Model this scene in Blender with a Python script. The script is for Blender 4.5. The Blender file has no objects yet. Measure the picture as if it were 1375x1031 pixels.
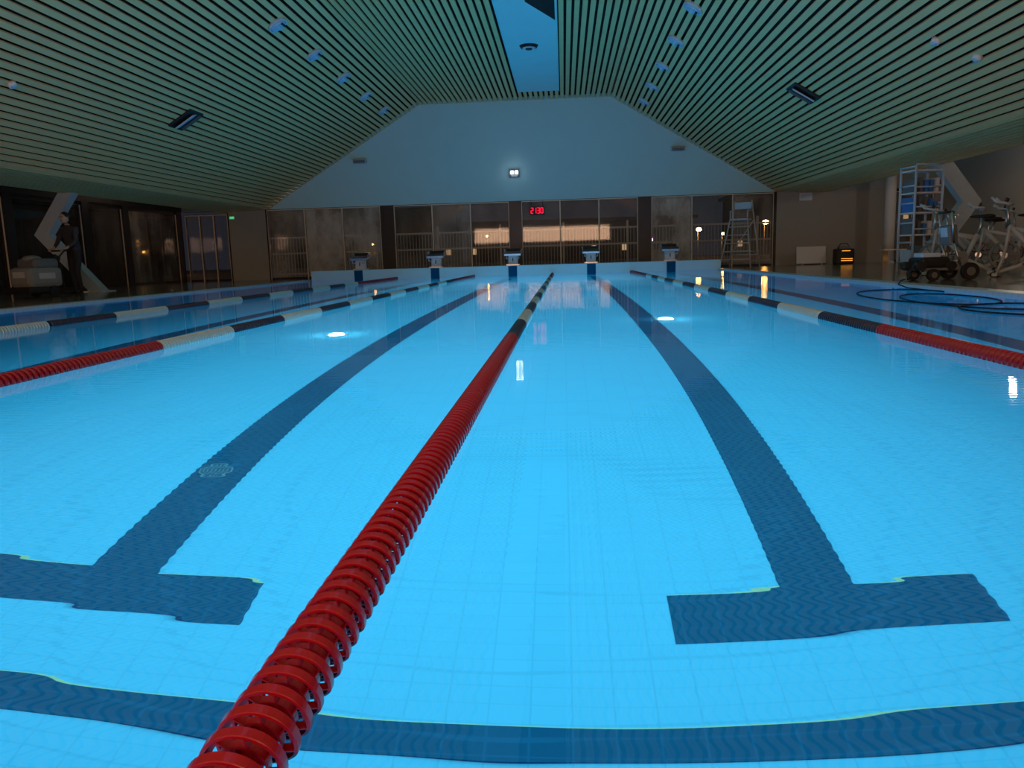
import bpy, bmesh, math, random
from mathutils import Vector, Matrix, Euler
random.seed(3)
S = bpy.context.scene
S.view_settings.view_transform = 'Standard'
S.view_settings.look = 'None'
S.view_settings.gamma = 1.12

# ------------------------------------------------------------------ materials
def mat(name, col, rough=0.6, metal=0.0, emis=None, estr=0.0, var=0.12, nscale=8.0, bump=0.0, trans=0.0, alpha=1.0, spec=0.5):
    m = bpy.data.materials.new(name); m.use_nodes = True
    nt = m.node_tree; N = nt.nodes; L = nt.links
    b = N['Principled BSDF']
    b.inputs['Roughness'].default_value = rough
    b.inputs['Metallic'].default_value = metal
    b.inputs['Specular IOR Level'].default_value = spec
    b.inputs['Transmission Weight'].default_value = trans
    tc = N.new('ShaderNodeTexCoord'); no = N.new('ShaderNodeTexNoise')
    no.inputs['Scale'].default_value = nscale; no.inputs['Detail'].default_value = 4
    L.new(tc.outputs['Object'], no.inputs['Vector'])
    cr = N.new('ShaderNodeMix'); cr.data_type = 'RGBA'
    d = [max(0, c*(1-var)) for c in col]; e = [min(1, c*(1+var)) for c in col]
    cr.inputs[6].default_value = (*d, 1); cr.inputs[7].default_value = (*e, 1)
    L.new(no.outputs['Fac'], cr.inputs[0]); L.new(cr.outputs[2], b.inputs['Base Color'])
    if emis:
        b.inputs['Emission Color'].default_value = (*emis, 1); b.inputs['Emission Strength'].default_value = estr
    if bump:
        bp = N.new('ShaderNodeBump'); bp.inputs['Distance'].default_value = bump
        L.new(no.outputs['Fac'], bp.inputs['Height']); L.new(bp.outputs['Normal'], b.inputs['Normal'])
    return m

def tile_mat(name, col, grout, sx, sy, rough=0.35, mortar=0.004, spec=0.5, var2=0.98):
    m = bpy.data.materials.new(name); m.use_nodes = True
    nt = m.node_tree; N = nt.nodes; L = nt.links; b = N['Principled BSDF']
    b.inputs['Roughness'].default_value = rough
    b.inputs['Specular IOR Level'].default_value = spec
    tc = N.new('ShaderNodeTexCoord'); br = N.new('ShaderNodeTexBrick')
    br.offset = 0.0
    br.inputs['Scale'].default_value = 1.0
    br.inputs['Brick Width'].default_value = sx; br.inputs['Row Height'].default_value = sy
    br.inputs['Mortar Size'].default_value = mortar
    br.inputs['Color1'].default_value = (*col, 1); br.inputs['Color2'].default_value = (*[c*var2 for c in col], 1)
    br.inputs['Mortar'].default_value = (*grout, 1)
    L.new(tc.outputs['Object'], br.inputs['Vector']); L.new(br.outputs['Color'], b.inputs['Base Color'])
    return m

def water_mat():
    m = bpy.data.materials.new('pool_water'); m.use_nodes = True
    nt = m.node_tree; N = nt.nodes; L = nt.links; N.clear()
    out = N.new('ShaderNodeOutputMaterial')
    tc = N.new('ShaderNodeTexCoord')
    mp = N.new('ShaderNodeMapping'); mp.inputs['Scale'].default_value = (4.0, 9.0, 1.0); mp.inputs['Rotation'].default_value = (0, 0, 0.12)
    n1 = N.new('ShaderNodeTexNoise'); n1.inputs['Scale'].default_value = 1.0; n1.inputs['Detail'].default_value = 1.0
    n2 = N.new('ShaderNodeTexNoise'); n2.inputs['Scale'].default_value = 0.9; n2.inputs['Detail'].default_value = 1.0
    wv = N.new('ShaderNodeTexWave'); wv.wave_type = 'BANDS'; wv.bands_direction = 'Y'
    wv.inputs['Scale'].default_value = 6.0; wv.inputs['Distortion'].default_value = 7.0; wv.inputs['Detail'].default_value = 1.0; wv.inputs['Detail Scale'].default_value = 0.25
    L.new(tc.outputs['Object'], mp.inputs['Vector']); L.new(mp.outputs['Vector'], n1.inputs['Vector'])
    L.new(tc.outputs['Object'], n2.inputs['Vector']); L.new(tc.outputs['Object'], wv.inputs['Vector'])
    b1 = N.new('ShaderNodeBump'); b1.inputs['Distance'].default_value = 0.00011
    b2 = N.new('ShaderNodeBump'); b2.inputs['Distance'].default_value = 0.0012
    b3 = N.new('ShaderNodeBump'); b3.inputs['Distance'].default_value = 0.00011
    L.new(n1.outputs['Fac'], b1.inputs['Height']); L.new(n2.outputs['Fac'], b2.inputs['Height']); L.new(wv.outputs['Fac'], b3.inputs['Height'])
    L.new(b2.outputs['Normal'], b1.inputs['Normal']); L.new(b1.outputs['Normal'], b3.inputs['Normal'])
    fr = N.new('ShaderNodeFresnel'); fr.inputs['IOR'].default_value = 1.333
    mu = N.new('ShaderNodeMath'); mu.operation = 'MULTIPLY'; mu.inputs[1].default_value = 0.97
    rf = N.new('ShaderNodeBsdfRefraction'); rf.inputs['IOR'].default_value = 1.333; rf.inputs['Roughness'].default_value = 0.0
    rf.inputs['Color'].default_value = (0.9, 1, 1, 1)
    gl = N.new('ShaderNodeBsdfGlossy'); gl.inputs['Roughness'].default_value = 0.02; gl.inputs['Color'].default_value = (1, 1, 1, 1)
    mx = N.new('ShaderNodeMixShader')
    for n in (rf, gl): L.new(b3.outputs['Normal'], n.inputs['Normal'])
    L.new(b3.outputs['Normal'], fr.inputs['Normal'])
    L.new(fr.outputs['Fac'], mu.inputs[0]); L.new(mu.outputs[0], mx.inputs[0])
    L.new(rf.outputs[0], mx.inputs[1]); L.new(gl.outputs[0], mx.inputs[2]); L.new(mx.outputs[0], out.inputs['Surface'])
    return m

def foggy_glass(name, fog, tint=(0.78, 0.72, 0.64)):
    m = bpy.data.materials.new(name); m.use_nodes = True
    nt = m.node_tree; N = nt.nodes; L = nt.links; N.clear()
    out = N.new('ShaderNodeOutputMaterial')
    tc = N.new('ShaderNodeTexCoord')
    mp = N.new('ShaderNodeMapping'); mp.inputs['Scale'].default_value = (1.3, 1.3, 0.7)
    no = N.new('ShaderNodeTexNoise'); no.inputs['Scale'].default_value = 1.0; no.inputs['Detail'].default_value = 7; no.inputs['Roughness'].default_value = 0.62
    L.new(tc.outputs['Object'], mp.inputs['Vector']); L.new(mp.outputs['Vector'], no.inputs['Vector'])
    rp = N.new('ShaderNodeMapRange'); rp.inputs['From Min'].default_value = 0.36; rp.inputs['From Max'].default_value = 0.68
    rp.inputs['To Min'].default_value = fog*0.2; rp.inputs['To Max'].default_value = min(1, fog*1.3)
    L.new(no.outputs['Fac'], rp.inputs['Value'])
    tr = N.new('ShaderNodeBsdfTransparent'); tr.inputs['Color'].default_value = (0.9, 0.9, 0.9, 1)
    df = N.new('ShaderNodeBsdfDiffuse'); df.inputs['Color'].default_value = (*tint, 1)
    tl = N.new('ShaderNodeBsdfTranslucent'); tl.inputs['Color'].default_value = (*tint, 1)
    gl = N.new('ShaderNodeBsdfGlossy'); gl.inputs['Roughness'].default_value = 0.03
    m0 = N.new('ShaderNodeMixShader'); m0.inputs[0].default_value = 0.45
    m1 = N.new('ShaderNodeMixShader'); m2 = N.new('ShaderNodeMixShader')
    fr = N.new('ShaderNodeFresnel'); fr.inputs['IOR'].default_value = 1.4
    L.new(df.outputs[0], m0.inputs[1]); L.new(tl.outputs[0], m0.inputs[2])
    L.new(rp.outputs[0], m1.inputs[0]); L.new(tr.outputs[0], m1.inputs[1]); L.new(m0.outputs[0], m1.inputs[2])
    L.new(fr.outputs[0], m2.inputs[0]); L.new(m1.outputs[0], m2.inputs[1]); L.new(gl.outputs[0], m2.inputs[2])
    L.new(m2.outputs[0], out.inputs['Surface'])
    return m

# ------------------------------------------------------------------ mesh builder
class MB:
    def __init__(s, mats): s.bm = bmesh.new(); s.mats = mats
    def _set(s, geom, m, smooth=False):
        fs = set()
        for v in geom:
            for f in v.link_faces: fs.add(f)
        for f in fs:
            f.material_index = m
            if smooth == 'side': f.smooth = len(f.verts) == 4
            elif smooth: f.smooth = True
        return fs
    def box(s, c, sz, m=0, rot=None, bev=0.0):
        M = Matrix.Translation(Vector(c))
        if rot: M = M @ Euler(rot).to_matrix().to_4x4()
        M = M @ Matrix.Diagonal((*sz, 1))
        r = bmesh.ops.create_cube(s.bm, size=1.0, matrix=M)
        s._set(r['verts'], m)
        if bev:
            es = {e for v in r['verts'] for e in v.link_edges}
            q = bmesh.ops.bevel(s.bm, geom=list(es), offset=bev, segments=2, affect='EDGES', profile=0.5)
            for f in q['faces']: f.material_index = m
    def bx(s, x0, x1, y0, y1, z0, z1, m=0, bev=0.0):
        s.box(((x0+x1)/2, (y0+y1)/2, (z0+z1)/2), (x1-x0, y1-y0, z1-z0), m, None, bev)
    def cyl(s, p1, p2, r1, r2=None, m=0, seg=12):
        p1 = Vector(p1); p2 = Vector(p2); d = p2-p1
        if r2 is None: r2 = r1
        q = Vector((0, 0, 1)).rotation_difference(d.normalized()).to_matrix().to_4x4()
        M = Matrix.Translation((p1+p2)/2) @ q
        r = bmesh.ops.create_cone(s.bm, cap_ends=True, segments=seg, radius1=r1, radius2=max(r2, 1e-4), depth=d.length, matrix=M)
        s._set(r['verts'], m, 'side')
    def sph(s, c, sz, m=0, seg=12, rot=None):
        M = Matrix.Translation(Vector(c))
        if rot: M = M @ Euler(rot).to_matrix().to_4x4()
        M = M @ Matrix.Diagonal((*sz, 1))
        r = bmesh.ops.create_uvsphere(s.bm, u_segments=seg, v_segments=max(6, seg//2+2), radius=1.0, matrix=M)
        s._set(r['verts'], m, True)
    def tube(s, pts, r, m=0, seg=10):
        for a, b in zip(pts[:-1], pts[1:]): s.cyl(a, b, r, r, m, seg)
        for p in pts[1:-1]: s.sph(p, (r, r, r), m, seg)
    def prism(s, pts, axis, a0, a1, m=0):
        def P(p, a):
            return {'x': (a, p[0], p[1]), 'y': (p[0], a, p[1]), 'z': (p[0], p[1], a)}[axis]
        A = [s.bm.verts.new(P(p, a0)) for p in pts]; B = [s.bm.verts.new(P(p, a1)) for p in pts]
        fs = [s.bm.faces.new(A), s.bm.faces.new(B[::-1])]
        n = len(pts)
        for i in range(n): fs.append(s.bm.faces.new((A[i], B[i], B[(i+1) % n], A[(i+1) % n])))
        for f in fs: f.material_index = m
        bmesh.ops.recalc_face_normals(s.bm, faces=fs)
    def quad(s, pts, m=0):
        f = s.bm.faces.new([s.bm.verts.new(p) for p in pts]); f.material_index = m
    def ring(s, prof, axis_pt, m=0, seg=32, tilt=0.0, smooth=True):
        rows = []
        T = Matrix.Translation(Vector(axis_pt)) @ Matrix.Rotation(tilt, 4, 'X')
        for i in range(seg):
            a = 2*math.pi*i/seg
            rows.append([s.bm.verts.new(T @ Vector((r*math.cos(a), y, r*math.sin(a)))) for r, y in prof])
        n = len(prof)
        for i in range(seg):
            A = rows[i]; B = rows[(i+1) % seg]
            for j in range(n):
                f = s.bm.faces.new((A[j], A[(j+1) % n], B[(j+1) % n], B[j])); f.material_index = m; f.smooth = smooth
    def fin(s, name, loc=(0, 0, 0), rz=0.0, parent=None):
        me = bpy.data.meshes.new(name); s.bm.to_mesh(me); s.bm.free()
        for m in s.mats: me.materials.append(m)
        o = bpy.data.objects.new(name, me); o.location = loc; o.rotation_euler = (0, 0, rz)
        S.collection.objects.link(o)
        if parent: o.parent = parent
        return o

def empty(name, loc=(0, 0, 0), rz=0):
    o = bpy.data.objects.new(name, None); o.location = loc; o.rotation_euler = (0, 0, rz); o.empty_display_size = 0.2
    S.collection.objects.link(o); return o

# ------------------------------------------------------------------ palette
M_tile = tile_mat('pool_tile', (0.06, 0.54, 0.88), (0.052, 0.475, 0.79), 0.125, 0.0625, rough=0.6, mortar=0.003, spec=0.0)
M_line = tile_mat('lane_line_tile', (0.004, 0.08, 0.18), (0.006, 0.1, 0.22), 0.125, 0.0625, rough=0.6, mortar=0.004, spec=0.0)
M_yel = mat('line_edge_fringe', (0.25, 0.6, 0.38), 0.6, spec=0.0)  # painted colour fringe, imitates light dispersion along the line edges
M_coping = tile_mat('coping_tile', (0.5, 0.62, 0.64), (0.33, 0.4, 0.42), 0.25, 0.125)
M_endwall = mat('end_wall_white', (0.55, 0.9, 0.95), 0.5, nscale=3, var=0.05)
M_deck = tile_mat('deck_tile', (0.2, 0.16, 0.13), (0.1, 0.08, 0.07), 0.3, 0.3, rough=0.13)
M_wood = mat('slat_wood', (0.97, 0.58, 0.25), 0.6, nscale=2.5, var=0.12)
M_void = mat('ceiling_void', (0.004, 0.004, 0.004), 0.9)
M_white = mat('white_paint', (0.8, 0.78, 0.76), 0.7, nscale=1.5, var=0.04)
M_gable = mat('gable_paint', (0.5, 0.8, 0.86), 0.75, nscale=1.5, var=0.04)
M_beige = tile_mat('beige_block', (0.46, 0.44, 0.38), (0.38, 0.36, 0.31), 0.6, 0.2, rough=0.8, mortar=0.006)
M_frame = mat('dark_frame', (0.01, 0.01, 0.012), 0.4)
M_woodtrim = mat('oak_trim', (0.9, 0.68, 0.48), 0.5)
M_steel = mat('steel', (0.6, 0.62, 0.64), 0.3, 1.0)
M_colw = mat('column_paint', (0.5, 0.6, 0.64), 0.5)
M_black = mat('black_rubber', (0.012, 0.012, 0.013), 0.6)
M_red = mat('red_float', (0.3, 0.002, 0.008), 0.25, nscale=30, var=0.15)
M_bfl = mat('navy_float', (0.01, 0.016, 0.045), 0.3)
M_wfl = mat('white_float', (0.45, 0.62, 0.56), 0.35)
M_bluew = mat('pale_blue_plastic', (0.5, 0.65, 0.8), 0.3)
M_grey = mat('grey_plastic', (0.14, 0.15, 0.16), 0.45)
M_lgrey = mat('light_grey_plastic', (0.5, 0.52, 0.52), 0.45)
M_gdk = mat('drain_grate', (0.01, 0.1, 0.19), 0.5, spec=0.1); M_grm = mat('drain_rim', (0.05, 0.25, 0.36), 0.5, spec=0.1)

# ------------------------------------------------------------------ dimensions
PX0, PX1, PY0, PY1, PD = -8.3, 4.8, 0.4, 25.4, 1.5
DZ = 0.03
RX0, RX1, RY0, RY1 = -13.6, 12.6, -4.0, 28.0
CX = -1.6
ropesX = [-5.39, -2.89, -0.373, 2.11]
linesX = [-6.64, -4.14, -1.64, 0.86, 3.36]

# ------------------------------------------------------------------ pool
pool = empty('swimming_pool', (0, 0, 0))
b = MB([M_tile, M_line, M_yel, M_coping, M_endwall])
t = 0.25
b.bx(PX0-t, PX1+t, PY0-t, PY1+t, -PD-t, -PD, 0)
b.bx(PX0-t, PX0, PY0-t, PY1+t, -PD, -0.004, 0)
b.bx(PX1, PX1+t, PY0-t, PY1+t, -PD, -0.004, 0)
b.bx(PX0, PX1, PY0-t, PY0, -PD, -0.004, 0)
b.bx(PX0, PX1, PY1, PY1+t, -PD, -0.004, 0)
b.fin('basin', parent=pool)
b = MB([M_tile, M_line, M_yel, M_coping, M_endwall])
z = -PD+0.004
T0, T1 = 2.44, 2.675
for X in linesX:
    b.bx(X-0.125, X+0.125, T0, 23.4, -PD, z, 1)
    for ya, yb in ((T0, T1), (23.15, 23.4)):
        b.bx(X-0.52, X-0.125, ya, yb, -PD, z, 1); b.bx(X+0.125, X+0.52, ya, yb, -PD, z, 1)
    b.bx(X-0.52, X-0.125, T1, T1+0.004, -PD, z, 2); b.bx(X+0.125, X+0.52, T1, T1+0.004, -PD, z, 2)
    b.bx(X-0.125, X+0.125, PY1-0.006, PY1, -PD, -0.01, 1)
b.bx(PX0, PX1, 1.985, 2.11, -PD, z, 1)
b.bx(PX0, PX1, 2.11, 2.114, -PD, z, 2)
b.fin('lane_lines', parent=pool)
b = MB([M_grm, M_gdk])
b.cyl((0, 0, 0), (0, 0, 0.006), 0.08, 0.076, 0, 28)
b.cyl((0, 0, 0.006), (0, 0, 0.008), 0.069, 0.069, 1, 28)
for i in range(-3, 4): b.box((0.018*i, 0, 0.009), (0.004, 2*math.sqrt(0.063**2-(0.018*i)**2), 0.004), 0)
b.fin('floor_drain', (-1.67, 3.54, -PD+0.006), parent=pool)
b = MB([M_coping, M_endwall, M_line])
cw = 0.25
b.bx(PX0-cw, PX0, PY0-cw, PY1+cw, -0.004, DZ+0.004, 0, 0.004)
b.bx(PX1, PX1+cw, PY0-cw, PY1+cw, -0.004, DZ+0.004, 0, 0.004)
b.bx(PX0, PX1, PY0-cw, PY0, -0.004, DZ+0.004, 0, 0.004)
b.fin('coping', parent=pool)
b = MB([M_endwall, M_line])
b.bx(PX0+0.1, PX1+0.1, PY1, PY1+0.75, -0.003, 0.31, 0, 0.01)
for X in linesX:
    b.bx(X-0.14, X+0.14, PY1-0.006, PY1+0.02, 0.0, 0.3, 1)
b.fin('raised_end_wall', parent=pool)
b = MB([water_mat()])
b.quad([(PX0, PY0, 0), (PX1, PY0, 0), (PX1, PY1, 0), (PX0, PY1, 0)])
b.fin('water_surface', parent=pool)
M_uw = mat('glint_glow', (1, 1, 1), 0.3, emis=(0.9, 1, 1), estr=40)  # glow for added domes that imitate lamp reflections on the water
for (x, y) in ((1.08, 8.6), (-2.3, 7.8)):
    b = MB([M_steel, M_uw])
    b.cyl((0, 0, 0), (0, 0, 0.02), 0.12, 0.11, 0, 24)
    b.sph((0, 0, 0.02), (0.08, 0.08, 0.14), 1, 20)
    b.fin('glint_dome', (x, y, -PD+0.004))  # added only to make a bright glint on the water

def area(name, loc, rot, sx, sy, p, col):
    l = bpy.data.lights.new(name, 'AREA'); l.shape = 'RECTANGLE'; l.size = sx; l.size_y = sy; l.energy = p; l.color = col
    o = bpy.data.objects.new(name, l); o.location = loc; o.rotation_euler = rot; S.collection.objects.link(o); return o
area('basin_fill', ((PX0+PX1)/2+1.0, (PY0+PY1)/2, -0.06), (0, 0, 0), 6.0, PY1-PY0-2.0, 560, (0.5, 0.86, 1.0))  # unseen light sheet under the surface, added to light the basin evenly

# ------------------------------------------------------------------ lane ropes
def float_mesh(name, m, seg, detail):
    b = MB([m, M_black])
    R = 0.05; TL = 0.2
    b.ring([(R-0.0008, -0.0085), (R, -0.0075), (R, 0.0055), (R-0.0008, 0.0065), (R-0.0045, 0.0065), (R-0.0045, -0.0085)], (0, 0, 0), 0, seg, TL, not detail)
    b.ring([(0.013, -0.022), (0.013, 0.022), (0.006, 0.022), (0.006, -0.022)], (0, 0, 0), 0, max(8, seg//3))
    if detail:
        b.ring([(0.031, -0.006), (0.031, 0.006), (0.028, 0.006), (0.028, -0.006)], (0, 0, 0), 0, seg, TL, False)
        n = 8
        Tm = Matrix.Rotation(TL, 4, 'X')
        for i in range(n):
            a = 2*math.pi*i/n
            for (ra, rb, off, wd) in ((0.012, 0.029, 0.0, 0.012), (0.030, 0.047, 0.39, 0.013)):
                a2 = a+off
                p1 = Vector((ra*math.cos(a2), 0, ra*math.sin(a2))); p2 = Vector((rb*math.cos(a2+0.2), 0, rb*math.sin(a2+0.2)))
                c = (p1+p2)/2; d = p2-p1; ang = math.atan2(d.z, d.x)
                M = Tm @ Matrix.Translation(c) @ Matrix.Rotation(-ang, 4, 'Y') @ Matrix.Diagonal((d.length+0.004, wd, 0.0022, 1))
                bmesh.ops.create_cube(b.bm, size=1.0, matrix=M)
        b.ring([(0.048, 0.001), (0.048, 0.0025), (0.038, 0.0025), (0.038, 0.001)], (0, 0, 0), 0, seg, TL, False)
        b.ring([(0.0225, 0.001), (0.0225, 0.0025), (0.013, 0.0025), (0.013, 0.001)], (0, 0, 0), 0, seg, TL, False)
    else:
        b.ring([(R-0.004, -0.002), (R-0.004, 0.002), (0.012, 0.002), (0.012, -0.002)], (0, 0, 0), 0, seg, TL)
    me = bpy.data.meshes.new(name); b.bm.to_mesh(me); b.bm.free()
    for q in b.mats: me.materials.append(q)
    return me
FM = {}
for cname, m in (('red', M_red), ('navy', M_bfl), ('white', M_wfl)):
    FM[cname, 1] = float_mesh('float_'+cname+'_detailed', m, 48, True)
    FM[cname, 0] = float_mesh('float_'+cname, m, 16, False)
for X in ropesX:
    e = empty('lane_rope', (X, PY0, 0.012))
    segs = [(0.0, 5.0, 'red')]; y = 5.0; c = 1 if abs(X+2.89) < 0.1 else 0
    while y < 20.0-0.01:
        segs.append((y, y+1.25, 'navy' if c % 2 == 0 else 'white')); y += 1.25; c += 1
    segs.append((20.0, 25.0, 'red'))
    for i, (a, bb, cn) in enumerate(segs):
        det = 1 if (abs(X) < 0.5 and a < 5) else 0
        PITCH = 0.045
        o = bpy.data.objects.new('floats_%s_%d' % (cn, i), FM[cn, det]); o.parent = e
        o.location = (0, a+PITCH/2+0.01, 0); S.collection.objects.link(o)
        ar = o.modifiers.new('array', 'ARRAY'); ar.use_relative_offset = False; ar.use_constant_offset = True
        ar.constant_offset_displace = (0, PITCH, 0); ar.count = int((bb-a)/PITCH)-(1 if i == len(segs)-1 else 0)
    b = MB([M_black]); b.cyl((0, 0.0, 0), (0, 25.0, 0), 0.005, 0.005, 0, 8); b.fin('cable', parent=e)

# ------------------------------------------------------------------ floor (deck)
b = MB([M_deck])
b.bx(RX0, PX0-cw, RY0, RY1, -0.3, DZ); b.bx(PX1+cw, RX1, RY0, RY1, -0.3, DZ)
b.bx(PX0-cw, PX1+cw, RY0, PY0-cw, -0.3, DZ); b.bx(PX0-cw, PX1+cw, PY1+cw, RY1, -0.3, DZ)
b.fin('floor')

# ------------------------------------------------------------------ ceiling
prof = [(-10.5, 2.42), (-8.8, 2.5), (-3.27, 5.82), (3.27, 5.82), (8.8, 2.5), (10.5, 2.42)]
SKX0, SKX1, SKY = -1.36, -0.07, 26.5
b = MB([M_wood, M_void, M_white])
for (xa, za), (xb, zb) in zip(prof[:-1], prof[1:]):
    d = Vector((xb-xa, 0, zb-za)); Ln = d.length; d.normalize(); n = Vector((-d.z, 0, d.x))
    k = round(Ln/0.17); p = Ln/k
    for i in range(k):
        c = Vector((CX+xa, 0, za)) + d*(p*(i+0.5)) + n*0.02
        ang = -math.atan2(d.z, d.x)
        y0 = RY0
        if za == zb and SKX0-0.06 < c.x < SKX1+0.06: y0 = SKY
        b.box((c.x, (y0+RY1)/2, c.z), (0.108, RY1-y0, 0.035), 0, (0, ang, 0))
    A = Vector((CX+xa, 0, za))+n*0.12; B = Vector((CX+xb, 0, zb))+n*0.12
    b.prism([(A.x, A.z), (B.x, B.z), (B.x, B.z+0.1), (A.x, A.z+0.1)], 'y', RY0, RY1, 1)
b.bx(CX+10.5, CX+10.56, RY0, RY1, 2.52, 3.3, 2); b.bx(CX-10.56, CX-10.5, RY0, RY1, 2.52, 3.3, 2)
b.bx(CX+10.56, RX1, RY0, RY1, 3.3, 3.4, 2); b.bx(RX0, CX-10.56, RY0, RY1, 3.3, 3.4, 2)
b.fin('ceiling')
M_sky = mat('skylight_night_glass', (0.004, 0.005, 0.006), 0.6, spec=0.2)
b = MB([M_gable, M_sky, M_black, M_bluew])
zc = 5.80
b.bx(SKX0, SKX1, RY0, SKY, zc, zc+0.06, 0)
b.bx(SKX0-0.02, SKX0, RY0, SKY, zc-0.03, zc+0.06, 0); b.bx(SKX1, SKX1+0.02, RY0, SKY, zc-0.03, zc+0.06, 0)
b.prism([(-0.71, 9), (-0.1, 9), (-0.1, 18.8), (-0.71, 17.4)], 'z', zc-0.012, zc, 1)
b.fin('ceiling_skylight')
b = MB([M_lgrey, M_black, M_bluew])
b.cyl((0, 0, 0), (0, 0, -0.06), 0.24, 0.2, 1, 24); b.cyl((0, 0, -0.06), (0, 0, -0.075), 0.17, 0.16, 2, 24); b.cyl((0, 0, -0.075), (0, 0, -0.095), 0.09, 0.08, 1, 16)
b.fin('ceiling_speaker', (-0.78, 20.9, zc))

def slope_z(off):
    off = abs(off)
    if off < 3.27: return 5.82
    return 5.82-(off-3.27)*0.6004
SL = math.atan(0.6004)
M_lens = mat('lamp_lens', (0.4, 0.6, 0.85), 0.15)
for sgn in (-1, 1):
    for y in (16.5, 18.9, 21.3, 23.7, 26.0):
        off = sgn*(4.07 if sgn < 0 else 4.2)
        b = MB([M_bluew, M_lens, M_black])
        b.cyl((0, 0, 0.02), (0, 0, -0.05), 0.2, 0.2, 0, 24); b.cyl((0, 0, -0.05), (0, 0, -0.075), 0.17, 0.14, 1, 24)
        b.box((0, 0, -0.085), (0.05, 0.26, 0.02), 0); b.box((0.1, 0, -0.08), (0.05, 0.2, 0.012), 2)
        o = b.fin('recessed_downlight', (CX+off, y, slope_z(off))); o.rotation_euler = (0, sgn*SL, 0)
    y = 17.6; off = sgn*6.65
    b = MB([M_black, M_bluew, M_grey])
    b.box((0, 0, 0.0), (0.62, 0.62, 0.05), 0, None, 0.01)
    b.box((0, -0.02, -0.04), (0.5, 0.36, 0.03), 1, (0.3, 0, 0), 0.006)
    for i in range(5): b.box((0, 0.17+i*0.025, -0.035), (0.5, 0.008, 0.02), 2)
    o = b.fin('ceiling_floodlight', (CX+off, y, slope_z(off)-0.02)); o.rotation_euler = (0, sgn*SL, 0)
    for off, y in ((7.1, 12.6), (7.6, 12.4)):
        b = MB([M_white, M_lens])
        b.cyl((0, 0, 0.02), (0, 0, -0.05), 0.075, 0.06, 0, 16); b.cyl((0, 0, -0.05), (0, 0, -0.07), 0.04, 0.03, 1, 12)
        o = b.fin('smoke_detector', (CX+sgn*off, y, slope_z(off))); o.rotation_euler = (0, sgn*SL, 0)

# ------------------------------------------------------------------ far wall
b = MB([M_gable, M_beige, M_frame])
W = 0.25
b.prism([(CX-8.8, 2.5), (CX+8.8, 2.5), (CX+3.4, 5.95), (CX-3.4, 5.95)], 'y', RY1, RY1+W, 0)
b.prism([(RX0, 2.5), (CX-8.8, 2.5), (CX-8.8, 3.4), (RX0, 3.4)], 'y', RY1+0.01, RY1+W, 1)
b.prism([(CX+8.8, 2.5), (RX1, 2.5), (RX1, 3.4), (CX+8.8, 3.4)], 'y', RY1+0.01, RY1+W, 1)
b.bx(-11.9, -10.55, RY1, RY1+W, -0.2, 2.5, 1)
b.bx(7.25, 11.0, RY1, RY1+W, -0.2, 2.5, 1)
b.bx(12.45, RX1, RY1, RY1+W, -0.2, 2.5, 1)
groups = [(-10.5, -6.42), (-5.93, -1.88), (-1.44, 2.57), (3.03, 7.15)]
for (a, c) in ((-10.55, -10.5), (-6.42, -5.93), (-1.88, -1.44), (2.57, 3.03), (7.15, 7.25)):
    b.bx(a, c, RY1, RY1+W, -0.2, 2.5, 2)
b.fin('wall_far')
fog = [[0.3, 0.85, 0.5], [0.15, 0.3, 0.1], [0.1, 0.05, 0.08], [0.75, 0.1, 0.3]]
FG = {}
def fg(v):
    if v not in FG: FG[v] = foggy_glass('foggy_glass_%02d' % int(v*100), v)
    return FG[v]
def window(name, a, c, panes, y, fogs, z0=DZ, z1=2.45, along='y'):
    b = MB([M_frame, M_woodtrim]+[fg(f) for f in fogs])
    f = 0.05
    def B(u0, u1, v0, v1, z0, z1, m):
        b.bx(u0, u1, y+v0, y+v1, z0, z1, m)
    B(a, c, 0.02, 0.12, z1, z1+0.05, 0); B(a, c, 0.02, 0.12, z0, z0+0.07, 0)
    B(a, c, 0.0, 0.02, z1-0.0, z1+0.03, 1)
    w = (c-a)/panes
    for i in range(panes+1):
        u = a+w*i; h = f/2
        B(max(a, u-h), min(c, u+h), 0.02, 0.12, z0, z1, 0)
        B(max(a, u-0.018), min(c, u+0.018), 0.0, 0.02, z0, z1, 1)
    for i in range(panes):
        B(a+w*i+f/2, a+w*(i+1)-f/2, 0.06, 0.07, z0+0.07, z1, 2+i)
    return b.fin(name)
for i, (a, c) in enumerate(groups): window('window_%d' % (i+1), a, c, 3, RY1, fog[i])
window('door_1', -13.5, -11.95, 3, RY1, [0.1, 0.08, 0.05], z1=2.35)
window('door_2', 11.05, 12.4, 2, RY1, [0.4, 0.2], z1=2.35)

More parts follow.
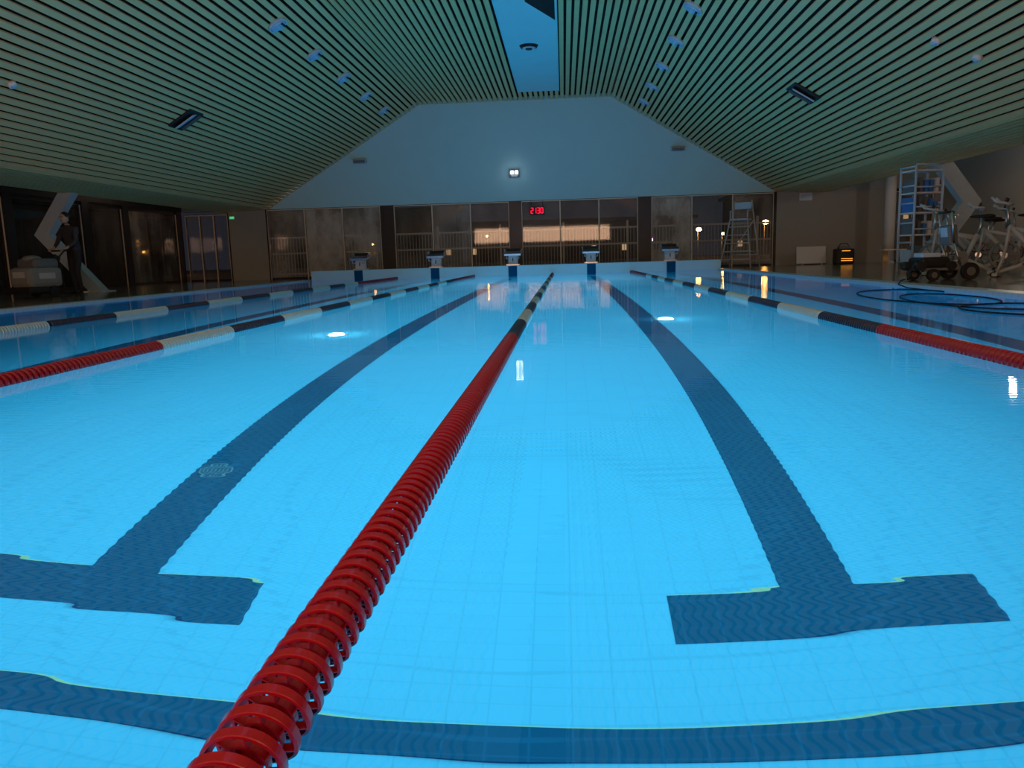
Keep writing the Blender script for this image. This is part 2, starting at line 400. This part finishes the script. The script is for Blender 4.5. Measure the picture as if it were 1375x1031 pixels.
b = MB([M_white, M_frame])
b.bx(RX0-0.25, RX0, RY0, RY1, 2.5, 3.4, 1); b.bx(RX0-0.25, RX0, RY0, 8.0, -0.2, 2.5, 0)
yy = [8.0, 11.0, 14.0, 16.5, 19.0, 22.2, 24.3, 27.8]
for y in yy: b.bx(RX0-0.25, RX0, y-0.16, y+0.16, -0.2, 2.5, 1)
b.fin('wall_left')
for i in range(len(yy)-1):
    b = MB([M_frame, fg([0.05, 0.05, 0.05, 0.08, 0.08, 0.15, 0.35][i]), M_woodtrim])
    y0, y1 = yy[i]+0.16, yy[i+1]-0.16; x = RX0-0.15
    b.bx(x, x+0.08, y0, y1, DZ, DZ+0.08, 0); b.bx(x, x+0.08, y0, y1, 2.4, 2.5, 0)
    b.bx(x, x+0.08, y0, y0+0.05, DZ, 2.5, 0); b.bx(x, x+0.08, y1-0.05, y1, DZ, 2.5, 0)
    b.bx(x+0.03, x+0.04, y0+0.05, y1-0.05, DZ+0.08, 2.4, 1)
    b.bx(x+0.08, x+0.1, y0, y0+0.03, DZ, 2.4, 2); b.bx(x+0.08, x+0.1, y1-0.03, y1, DZ, 2.4, 2)
    b.fin('window_%d' % (i+5))
b = MB([M_beige]); b.bx(RX1, RX1+0.25, RY0, RY1, -0.2, 3.4, 0); b.fin('wall_right')
b = MB([M_beige, M_white]); b.bx(RX0, RX1, RY0-0.25, RY0, -0.2, 6.0, 0); b.fin('wall_near')

# ------------------------------------------------------------------ gable fixtures
M_lampw = mat('lit_lamp', (1, 1, 1), 0.3, emis=(0.85, 0.95, 1.0), estr=9)
b = MB([M_grey, M_lampw, M_white])
b.box((0, 0, 0), (0.34, 0.1, 0.26), 0, None, 0.02)
b.box((-0.08, -0.07, 0.03), (0.09, 0.06, 0.10), 1, (0.2, 0, 0), 0.01); b.box((0.08, -0.07, 0.03), (0.09, 0.06, 0.10), 1, (0.2, 0, 0), 0.01)
b.box((0, -0.06, -0.09), (0.2, 0.04, 0.05), 2)
b.fin('emergency_light', (-1.65, RY1-0.05, 3.42))
for x, zz in ((-7.0, 4.02), (3.9, 4.02)):
    b = MB([M_lgrey, M_grey]); b.box((0, 0, 0), (0.46, 0.22, 0.13), 0, (0.3, 0, 0), 0.02); b.box((0, 0.07, 0.0), (0.1, 0.14, 0.1), 1); b.box((0, -0.11, -0.03), (0.4, 0.02, 0.09), 1, (0.3, 0, 0))
    b.fin('wall_speaker', (x, RY1-0.14, zz))
M_redled = mat('red_led', (0.3, 0, 0), 0.4, emis=(1, 0.0, 0.03), estr=1.6)
b = MB([M_black, M_redled])
b.box((0, 0, 0), (0.5, 0.08, 0.28), 0, None, 0.01)
def digit(x0, segs):
    w, h = 0.075, 0.09
    P = {'a': (0, h, w, .022), 'g': (0, 0, w, .022), 'd': (0, -h, w, .022), 'f': (-w/2, h/2, .022, h), 'b': (w/2, h/2, .022, h), 'e': (-w/2, -h/2, .022, h), 'c': (w/2, -h/2, .022, h)}
    for s in segs:
        x, z, a, c = P[s]; b.box((x0+x, -0.045, z), (a, 0.012, c), 1)
digit(-0.17, 'abged'); digit(-0.07, 'bc'); digit(0.05, 'abgcd'); digit(0.17, 'afedcb')
b.cyl((-0.2, 0, 0.14), (-0.2, 0, 0.33), 0.01, m=0); b.cyl((0.2, 0, 0.14), (0.2, 0, 0.33), 0.01, m=0)
b.fin('digital_clock', (-0.9, RY1-0.08, 2.14))
M_green = mat('green_exit', (0, .3, .1), 0.5, emis=(0.1, 0.9, 0.3), estr=0.5)
b = MB([M_white, M_green]); b.box((0, 0, 0), (0.2, 0.05, 0.11), 0, None, 0.01); b.box((0, -0.03, 0), (0.16, 0.01, 0.08), 1); b.fin('exit_sign', (-11.75, RY1-0.04, 2.25))
b = MB([M_white, M_bluew]); b.box((0, 0, 0), (0.42, 0.05, 0.26), 0, None, 0.01); b.box((0, -0.03, 0), (0.36, 0.01, 0.2), 1); b.fin('wall_sign', (8.2, RY1-0.03, 2.3))

# ------------------------------------------------------------------ columns
def bent_column(base, knee, top, y, w=0.42, d=0.28):
    b = MB([M_colw, M_steel])
    P = [Vector((base[0], base[1])), Vector((knee[0], knee[1])), Vector((top[0], top[1]))]
    h = w/2
    L_ = [(p.x-h, p.y) for p in P]; R_ = [(p.x+h, p.y) for p in P]
    b.prism([L_[0], R_[0], R_[1], L_[1]], 'y', y-d/2, y+d/2, 0)
    b.prism([L_[1], R_[1], R_[2], L_[2]], 'y', y-d/2, y+d/2, 0)
    b.box((base[0], y, DZ+0.015), (w+0.2, d+0.2, 0.03), 1)
    return b.fin('steel_column')
bent_column((-11.5, DZ), (-12.75, 1.45), (-12.0, 2.47), 19.0, 0.36)
bent_column((8.45, DZ), (9.5, 1.55), (8.8, 2.47), 19.6, 0.42)
b = MB([M_white]); b.cyl((0, 0, 0), (0, 0, 3.27), 0.16, 0.16, 0, 32); b.cyl((0, 0, 0), (0, 0, 0.08), 0.19, 0.17, 0, 32); b.fin('round_column', (10.3, 26.2, DZ))

# ------------------------------------------------------------------ starting blocks
for X in linesX:
    b = MB([M_lgrey, M_black, M_steel, M_white])
    b.box((0, 0.0, 0.02), (0.42, 0.42, 0.04), 2)
    b.prism([(-0.12, 0.04), (0.16, 0.04), (0.12, 0.34), (-0.06, 0.34)], 'x', -0.15, 0.15, 3)
    b.box((0, -0.125, 0.19), (0.2, 0.012, 0.2), 3, (-0.18, 0, 0)); 
    b.box((0.0, -0.135, 0.19), (0.03, 0.01, 0.12), 1, (-0.18, 0, 0))
    b.box((0, 0.0, 0.38), (0.54, 0.56, 0.07), 2, (0.14, 0, 0), 0.01)
    b.box((0, 0.0, 0.425), (0.52, 0.54, 0.025), 1, (0.14, 0, 0))
    b.box((0, 0.22, 0.49), (0.46, 0.06, 0.1), 1, (-0.3, 0, 0), 0.01)
    for sx in (-1, 1):
        b.tube([(sx*0.2, -0.25, 0.33), (sx*0.2, -0.29, 0.22), (sx*0.12, -0.29, 0.22), (sx*0.12, -0.12, 0.24)], 0.012, 2, 8)
        b.tube([(sx*0.24, -0.05, 0.4), (sx*0.28, -0.02, 0.5), (sx*0.28, 0.16, 0.52), (sx*0.24, 0.2, 0.43)], 0.013, 2, 8)
    b.fin('starting_block', (X, PY1+0.36, 0.31))

# ------------------------------------------------------------------ lifeguard chair
b = MB([M_lgrey, M_steel, M_bluew])
for sx in (-1, 1):
    b.cyl((sx*0.5, -0.55, 0), (sx*0.28, -0.2, 1.55), 0.022, m=0); b.cyl((sx*0.5, 0.5, 0), (sx*0.28, 0.25, 2.15), 0.022, m=0)
    b.cyl((sx*0.45, -0.45, 0.5), (sx*0.44, 0.43, 0.5), 0.018, m=0); b.cyl((sx*0.28, -0.2, 1.8), (sx*0.28, 0.27, 1.82), 0.02, m=0)
    b.cyl((sx*0.28, -0.2, 1.5), (sx*0.28, -0.2, 1.8), 0.02, m=0)
for i in range(5):
    tt = (i+1)/6; b.cyl((-(0.5-0.22*tt), -0.55+0.35*tt, 1.55*tt), ((0.5-0.22*tt), -0.55+0.35*tt, 1.55*tt), 0.016, m=0)
b.cyl((-0.47, 0.45, 0.4), (0.47, 0.45, 0.4), 0.018, m=0); b.cyl((-0.45, 0.45, 0.4), (0.33, 0.3, 1.5), 0.015, m=0)
b.box((0, 0.02, 1.53), (0.56, 0.48, 0.05), 2, None, 0.01); b.box((0, 0.27, 1.98), (0.54, 0.04, 0.22), 2, None, 0.01)
b.fin('lifeguard_chair', (5.75, 26.6, DZ), -0.5)

# ------------------------------------------------------------------ exercise bikes
def bike(loc, rz):
    b = MB([M_lgrey, M_black, M_steel, M_grey])
    b.box((-0.5, 0, 0.04), (0.08, 0.52, 0.05), 0, None, 0.01); b.box((0.5, 0, 0.04), (0.08, 0.52, 0.05), 0, None, 0.01)
    b.tube([(-0.5, 0, 0.07), (-0.1, 0, 0.28), (0.5, 0, 0.07)], 0.035, 0)
    b.tube([(-0.1, 0, 0.28), (-0.27, 0, 0.7)], 0.04, 0); b.cyl((-0.27, 0, 0.66), (-0.34, 0, 0.98), 0.022, m=2)
    b.tube([(-0.1, 0, 0.28), (0.38, 0, 0.8)], 0.04, 0); b.tube([(-0.25, 0, 0.62), (0.34, 0, 0.76)], 0.03, 0)
    b.cyl((0.38, 0, 0.78), (0.42, 0, 1.12), 0.022, m=2)
    b.ring([(0.225, -0.02), (0.225, 0.02), (0.19, 0.02), (0.19, -0.02)], (0.42, 0, 0.34), 3, 32)
    for k in range(6):
        a = k*math.pi/3; b.cyl((0.42, 0, 0.34), (0.42+0.195*math.cos(a), 0, 0.34+0.195*math.sin(a)), 0.011, m=3, seg=6)
    b.cyl((0.42, -0.03, 0.34), (0.42, 0.03, 0.34), 0.05, m=2, seg=16)
    for sy in (-1, 1):
        b.cyl((0.36, sy*0.05, 0.8), (0.42, sy*0.05, 0.34), 0.02, m=0); b.cyl((0.5, sy*0.05, 0.07), (0.42, sy*0.05, 0.34), 0.02, m=0)
        b.tube([(0.42, 0, 1.12), (0.38, sy*0.2, 1.14), (0.55, sy*0.2, 1.18), (0.62, sy*0.16, 1.25)], 0.02, 0, 8)
        b.cyl((-0.05, sy*0.09, 0.3), (-0.05+sy*0.14, sy*0.1, 0.3-sy*0.1), 0.013, m=2); b.box((-0.05+sy*0.14, sy*0.15, 0.3-sy*0.1), (0.1, 0.09, 0.025), 1)
    b.cyl((-0.05, -0.06, 0.3), (-0.05, 0.06, 0.3), 0.11, m=3, seg=24)
    b.sph((-0.42, 0, 1.0), (0.11, 0.1, 0.04), 1); b.sph((-0.28, 0, 1.0), (0.15, 0.045, 0.03), 1)
    b.box((0.44, 0, 1.19), (0.04, 0.14, 0.1), 1, (0, -0.4, 0), 0.01)
    for s in (-1, 1): b.cyl((0.53, s*0.2, 0.04), (0.53, s*0.24, 0.04), 0.04, m=1)
    b.fin('exercise_bike', loc, rz)
for (x, y, r) in ((6.95, 14.6, 2.6), (7.75, 14.6, 2.7), (7.35, 13.0, 2.5), (7.9, 16.2, 2.6), (8.7, 15.6, 2.7), (8.6, 17.4, 2.5), (9.5, 16.8, 2.6), (8.5, 13.6, 2.6)):
    bike((x, y, DZ), r)

# ------------------------------------------------------------------ storage rack
b = MB([M_bluew, M_white, mat('blue_foam', (0.05, 0.2, 0.6), 0.6), M_grey])
for sx in (-0.3, 0.3):
    for sy in (-0.25, 0.25): b.cyl((sx, sy, 0), (sx, sy, 2.15), 0.025, m=0)
    for zz in (0.2, 0.6, 1.0, 1.4, 1.75, 2.13): b.cyl((sx, -0.25, zz), (sx, 0.25, zz), 0.018, m=0)
for zz in (0.2, 0.75, 1.2, 1.6, 2.05):
    b.box((0, 0, zz), (0.6, 0.5, 0.03), 1)
    b.cyl((-0.3, -0.25, zz+0.12), (0.3, -0.25, zz+0.12), 0.015, m=0)
for zz, n in ((0.2, 4), (0.75, 5), (1.2, 5), (1.6, 5)):
    for i in range(n):
        hh = random.uniform(0.2, 0.33); b.box((-0.24+0.48*i/(n-1), 0.02, zz+0.015+hh/2), (0.07, 0.4, hh), random.choice([1, 2, 2, 3, 0]), (0, random.uniform(-.12, .12), 0), 0.008)
b.fin('storage_rack', (7.45, 17.4, DZ), 0.2)

# ------------------------------------------------------------------ pool cleaner cart
b = MB([M_black, M_grey, M_steel, M_bluew, M_white])
def wheel(x, y, r, w=0.07):
    b.cyl((x, y-w/2, r), (x, y+w/2, r), r, m=0, seg=28); b.cyl((x, y-w/2-0.006, r), (x, y+w/2+0.006, r), r*0.5, m=1, seg=20)
for sy in (-0.28, 0.28): wheel(0.36, sy, 0.13); wheel(-0.2, sy, 0.09)
b.box((0.05, 0, 0.17), (0.8, 0.46, 0.04), 1, None, 0.01)
b.box((-0.12, 0, 0.27), (0.46, 0.42, 0.17), 0, None, 0.05); b.box((-0.15, 0, 0.38), (0.3, 0.26, 0.08), 3, None, 0.02)
for sy in (-0.18, 0.18): b.cyl((-0.36, sy-0.08, 0.22), (-0.36, sy+0.08, 0.22), 0.07, m=0, seg=20); b.cyl((0.1, sy-0.08, 0.22), (0.1, sy+0.08, 0.22), 0.07, m=0, seg=20)
for sy in (-0.17, 0.17): b.tube([(0.3, sy, 0.16), (0.16, sy, 0.55), (0.1, sy, 1.02)], 0.017, 2, 8)
b.cyl((0.1, -0.17, 1.02), (0.1, 0.17, 1.02), 0.02, m=0); b.cyl((0.16, -0.17, 0.55), (0.16, 0.17, 0.55), 0.015, m=2)
b.box((0.17, 0, 0.68), (0.14, 0.26, 0.3), 1, (0, -0.12, 0), 0.02); b.box((0.1, 0, 0.72), (0.02, 0.18, 0.14), 3, (0, -0.12, 0))
b.tube([(-0.35, -0.1, 0.3), (-0.5, -0.2, 0.18), (-0.62, -0.35, 0.04)], 0.02, 0, 8)
b.fin('pool_cleaner_cart', (5.72, 12.7, DZ), 0.1)
cu = bpy.data.curves.new('cleaner_cable', 'CURVE'); cu.dimensions = '3D'; cu.bevel_depth = 0.009; cu.bevel_resolution = 3
pts = []
for i in range(160):
    a = i/160.0
    th = a*2*math.pi*2.6
    pts.append((3.95+0.62*math.cos(th)+0.2*math.sin(2.3*a*6), 9.9-3.2*a+(0.9+0.4*math.sin(5*a))*math.sin(th), 0.006))
pts = [(5.10, 12.3, 0.07), (4.95, 12.1, 0.06), (4.72, 11.6, 0.03), (4.6, 11.0, 0.006)] + pts
sp = cu.splines.new('POLY'); sp.points.add(len(pts)-1)
for i, p in enumerate(pts): sp.points[i].co = (*p, 1)
cu.materials.append(mat('black_cable', (0.004, 0.008, 0.02), 0.6, spec=0.2))
o = bpy.data.objects.new('cleaner_cable', cu); S.collection.objects.link(o)

# ------------------------------------------------------------------ small items at far right
M_or = mat('orange_glow', (0.8, 0.25, 0.02), 0.4, emis=(1.0, 0.35, 0.04), estr=1.2)
b = MB([M_black, M_or, M_grey]); b.box((0, 0, 0.25), (0.6, 0.35, 0.5), 0, None, 0.05); b.box((0, 0, 0.53), (0.35, 0.25, 0.1), 2, None, 0.02)
for i in range(2): b.box((0.05, -0.18, 0.12+0.06*i), (0.36, 0.015, 0.022), 1)
b.box((0.02, -0.18, 0.43), (0.26, 0.012, 0.02), 1); b.tube([(-0.2, 0, 0.5), (-0.1, 0, 0.66), (0.1, 0, 0.66), (0.2, 0, 0.5)], 0.015, 0)
b.fin('portable_heater', (9.05, 26.6, DZ))
b = MB([M_white, M_steel]); b.box((0, 0, 0.32), (0.95, 0.04, 0.56), 0, (-0.12, 0, 0), 0.01); b.box((-0.3, 0, 0.03), (0.05, 0.3, 0.05), 1); b.box((0.3, 0, 0.03), (0.05, 0.3, 0.05), 1)
b.fin('notice_board', (8.2, 27.2, DZ))
b = MB([M_woodtrim, M_steel])
for i in range(3): b.box((0, -0.13+0.13*i, 0.43), (1.5, 0.11, 0.03), 0)
for s in (-0.6, 0.6): b.box((s, 0, 0.21), (0.05, 0.36, 0.42), 1)
b.fin('wooden_bench', (10.3, 24.8, DZ))

# ------------------------------------------------------------------ floor scrubber + operator
OX, OY, PHI = -11.05, 16.1, math.radians(78)
M_sc = mat('scrubber_grey', (0.24, 0.25, 0.25), 0.45)
b = MB([M_sc, M_grey, M_black, M_lgrey])
b.box((-0.05, 0, 0.42), (0.85, 0.56, 0.42), 0, None, 0.09); b.box((0.02, 0, 0.7), (0.62, 0.5, 0.22), 1, None, 0.07)
b.sph((-0.12, 0, 0.8), (0.2, 0.17, 0.08), 0, 16)
b.box((-0.34, 0, 0.16), (0.5, 0.74, 0.14), 2, None, 0.04)
b.box((0.34, 0, 0.1), (0.1, 0.82, 0.07), 2, None, 0.02); b.tube([(0.36, 0, 0.12), (0.42, 0, 0.3), (0.33, 0, 0.62)], 0.03, 2)
for sy in (-0.25, 0.25): b.cyl((0.12, sy-0.03, 0.12), (0.12, sy+0.03, 0.12), 0.12, m=2, seg=24)
b.box((0.34, 0, 0.82), (0.16, 0.42, 0.1), 2, (0, 0.5, 0), 0.02)
for sy in (-0.2, 0.2): b.cyl((0.34, sy, 0.8), (0.55, sy, 0.97), 0.018, m=2)
b.cyl((0.55, -0.24, 0.97), (0.55, 0.24, 0.97), 0.018, m=2)
b.box((-0.05, -0.285, 0.45), (0.4, 0.01, 0.12), 3); b.box((-0.48, 0, 0.48), (0.01, 0.3, 0.12), 3)
b.fin('floor_scrubber', (OX, OY, DZ), PHI)

M_cloth = mat('dark_shirt', (0.035, 0.035, 0.045), 0.85); M_trs = mat('dark_trousers', (0.018, 0.019, 0.024), 0.85)
M_skin = mat('skin', (0.5, 0.32, 0.24), 0.55); M_hair = mat('dark_hair', (0.015, 0.01, 0.008), 0.7); M_eye = mat('eye', (0.03, 0.03, 0.03), 0.2); M_shoe = mat('shoe', (0.01, 0.01, 0.01), 0.5)
def person(loc, rz):
    V = []; E = []; R = []
    def v(p, r, par=None):
        V.append(p); R.append(r if isinstance(r, tuple) else (r, r))
        if par is not None: E.append((par, len(V)-1))
        return len(V)-1
    pel = v((0.02, 0, 0.97), (0.13, 0.15)); sp1 = v((-0.01, 0, 1.15), (0.115, 0.14), pel); ch = v((-0.06, 0, 1.34), (0.12, 0.16), sp1)
    nb = v((-0.09, 0, 1.49), 0.065, ch); nk = v((-0.12, 0, 1.57), 0.052, nb)
    for s in (-1, 1):
        sh = v((-0.08, s*0.18, 1.43), 0.07, ch); el = v((-0.16, s*0.25, 1.16), 0.046, sh); wr = v((-0.36, s*0.17, 1.02), 0.03, el)
        pm = v((-0.43, s*0.16, 0.995), (0.018, 0.038), wr)
        hp = v((0.02, s*0.09, 0.9), 0.1, pel); kn = v((-0.03+s*0.04, s*0.11, 0.5), 0.062, hp); an = v((0.04+s*0.04, s*0.11, 0.1), 0.042, kn); v((-0.13+s*0.04, s*0.13, 0.045), (0.045, 0.035), an)
    me = bpy.data.meshes.new('body_sk'); me.from_pydata(V, E, []); o = bpy.data.objects.new('body_sk', me); S.collection.objects.link(o)
    md = o.modifiers.new('skin', 'SKIN'); md.use_smooth_shade = True
    for i, r in enumerate(R): me.skin_vertices[0].data[i].radius = r
    me.skin_vertices[0].data[0].use_root = True
    ss = o.modifiers.new('sub', 'SUBSURF'); ss.levels = 2; ss.render_levels = 2
    dg = bpy.context.evaluated_depsgraph_get(); dg.update()
    m2 = bpy.data.meshes.new_from_object(o.evaluated_get(dg)); bpy.data.objects.remove(o)
    b = MB([M_cloth, M_trs, M_skin, M_hair, M_eye, M_shoe, M_black])
    b.bm.from_mesh(m2)
    for f in b.bm.faces:
        c = f.calc_center_median(); f.smooth = True
        if c.z > 1.53 or c.x < -0.33 and c.z > 0.9: f.material_index = 2
        elif c.z < 0.09: f.material_index = 5
        elif c.z < 0.98 and abs(c.y) < 0.26 and c.x > -0.3: f.material_index = 1
        else: f.material_index = 0
    hc = Vector((-0.15, 0, 1.68))
    b.sph(hc, (0.098, 0.078, 0.118), 2, 20); b.sph(hc+Vector((-0.03, 0, -0.06)), (0.06, 0.055, 0.055), 2, 14)
    b.sph(hc+Vector((0.018, 0, 0.03)), (0.1, 0.085, 0.105), 3, 20)
    b.cyl(hc+Vector((-0.09, 0, 0.005)), hc+Vector((-0.115, 0, -0.03)), 0.008, 0.015, 2, 8)
    b.box(hc+Vector((-0.086, 0, -0.06)), (0.012, 0.045, 0.009), 4)
    for s in (-1, 1):
        b.sph(hc+Vector((-0.086, s*0.032, 0.008)), (0.01, 0.014, 0.009), 4, 8); b.box(hc+Vector((-0.092, s*0.032, 0.028)), (0.01, 0.035, 0.006), 3)
        b.sph(hc+Vector((0.0, s*0.082, -0.005)), (0.02, 0.01, 0.032), 2, 10)
        for k, (dy, ln) in enumerate(((-0.03, 0.9), (-0.01, 1.0), (0.011, 0.95), (0.031, 0.78))):
            y = s*0.16+dy; x0, z0 = -0.435, 1.0
            a = [(x0, y, z0), (x0-0.04*ln, y, z0+0.008), (x0-0.062*ln, y, z0-0.02), (x0-0.045*ln, y, z0-0.045)]
            b.tube(a, 0.0085, 2, 8); b.sph(a[-1], (0.0085,)*3, 2, 8)
        b.tube([(-0.40, s*0.16-s*0.03, 0.99), (-0.43, s*0.16-s*0.055, 0.975), (-0.455, s*0.16-s*0.05, 0.955)], 0.01, 2, 8)
    b.cyl((-0.005, 0, 0.985), (0.0, 0, 1.01), 0.145, 0.142, 6, 20)
    return b.fin('cleaning_worker', loc, rz)
px, py = OX+math.cos(PHI)*1.0, OY+math.sin(PHI)*1.0
person((px, py, DZ), PHI)

# ------------------------------------------------------------------ outside
M_ground = mat('night_paving', (0.05, 0.045, 0.04), 0.8); M_dark = mat('galvanised_metal', (0.45, 0.42, 0.38), 0.5)
M_orl = mat('sodium_lamp', (1, .5, .1), 0.4, emis=(1.0, 0.42, 0.08), estr=60)
M_pur = mat('purple_lamp', (.5, .1, .8), 0.4, emis=(0.7, 0.2, 1.0), estr=20)
M_bld = mat('building_facade', (0.025, 0.023, 0.025), 0.8); M_litw = mat('lit_window', (1, .7, .4), 0.4, emis=(1, 0.6, 0.3), estr=0.5)
b = MB([M_ground]); b.bx(-70, 70, RY1+0.26, 130, -0.3, -0.02); b.bx(-70, RX0-0.26, -10, RY1+0.26, -0.3, -0.02); b.fin('ground')
b = MB([M_dark])
for i in range(200):
    x = -13+i*0.13; b.box((x, 33, 0.85), (0.02, 0.02, 1.7), 0)
for zz in (0.15, 1.0, 1.65): b.box((-0.0, 33, zz), (26, 0.04, 0.07), 0)
for i in range(11): b.box((-13+i*2.6, 33, 0.95), (0.08, 0.08, 1.95), 0)
b.fin('perimeter_fence')
def lamp(x, y, z, m, r=0.22):
    b = MB([M_dark, m]); b.cyl((0, 0, 0), (0, 0, z-0.1), 0.07, 0.05, 0, 10); b.cyl((0, 0, z-0.1), (0, -0.5, z), 0.04, 0.04, 0, 8); b.sph((0, -0.6, z-0.05), (r, r, r*0.7), 1, 12)
    b.fin('street_lamp', (x, y, -0.02))
for a in ((14.5, 88, 3.0, M_orl, .28), (22, 90, 3.6, M_orl, .34), (9.5, 90, 2.1, M_pur, .35), (15.5, 80, 2.3, M_orl, .16), (-30.5, 58, 3.5, M_orl, .25), (-33.5, 60, 3.6, M_orl, .22), (-9, 95, 3.2, M_orl, .13), (28, 60, 3.0, M_orl, .2), (-22, 92, 2.6, M_orl, .14)):
    lamp(*a)
for (x, y, w, h) in ((-25, 100, 24, 6.5), (2, 110, 30, 5), (34, 105, 26, 7)):
    b = MB([M_bld, M_litw]); b.box((0, 0, h/2), (w, 6, h), 0); b.box((0, 0, h+0.2), (w+1, 7, 0.4), 0)
    for i in range(int(w/2)):
        for j in range(int(h/2.6)):
            b.box((-w/2+1+i*2, -3.02, 1.5+j*2.6), (0.6, 0.05, 0.8), 1 if random.random() < 0.14 else 0)
    b.fin('office_building', (x, y, -0.02))

# ------------------------------------------------------------------ lights
def pt(name, loc, p, col, r=0.15):
    l = bpy.data.lights.new(name, 'POINT'); l.energy = p; l.color = col; l.shadow_soft_size = r
    o = bpy.data.objects.new(name, l); o.location = loc; S.collection.objects.link(o)
pt('right_bay_fill', (11.0, 20.0, 2.9), 42, (1.0, 0.85, 0.68), 0.08)  # added fill without a fixture, warms the right bay walls
pt('left_bay_fill', (-12.9, 24.5, 3.1), 3, (1.0, 0.7, 0.45), 0.1)  # weak warm fill added to the left bay, no fixture
for x in (-9, -3, 3, 9): pt('outside_fill', (x, 31.8, 4.2), 45, (1.0, 0.8, 0.62), 0.2)  # added unseen lights that brighten the fogged panes and fence from outside
pt('outside_fill_side', (-17.5, 24, 4.0), 40, (1.0, 0.55, 0.3), 0.2)  # added unseen light, gives the left panes a brown tone
pt('emergency_lamp', (-1.65, 27.6, 3.4), 0.6, (0.85, 0.95, 1.0), 0.06)
area('warm_fill', (-1.6, -3.6, 2.2), (math.radians(118), 0, 0), 10, 1.2, 400, (1.0, 0.55, 0.32))  # unseen warm fill added behind the camera for ropes and ceiling slats

w = bpy.data.worlds.new('night'); S.world = w; w.use_nodes = True
bg = w.node_tree.nodes['Background']; bg.inputs[0].default_value = (0.03, 0.034, 0.05, 1); bg.inputs[1].default_value = 0.3

# ------------------------------------------------------------------ camera
cd = bpy.data.cameras.new('camera'); cam = bpy.data.objects.new('camera', cd); S.collection.objects.link(cam)
cd.sensor_width = 36; cd.lens = 36*1060/1375; cd.clip_start = 0.02; cd.clip_end = 500
yaw, pitch, roll = math.radians(3.99), math.radians(9.11), math.radians(1.72)
f = Vector((-math.sin(yaw)*math.cos(pitch), math.cos(yaw)*math.cos(pitch), -math.sin(pitch)))
r = Vector((math.cos(yaw), math.sin(yaw), 0)); u = r.cross(f)
r2 = r*math.cos(roll)-u*math.sin(roll); u2 = u*math.cos(roll)+r*math.sin(roll)
M = Matrix((r2, u2, -f)).transposed().to_4x4(); M.translation = Vector((0, 0, 0.57))
cam.matrix_world = M
S.camera = cam
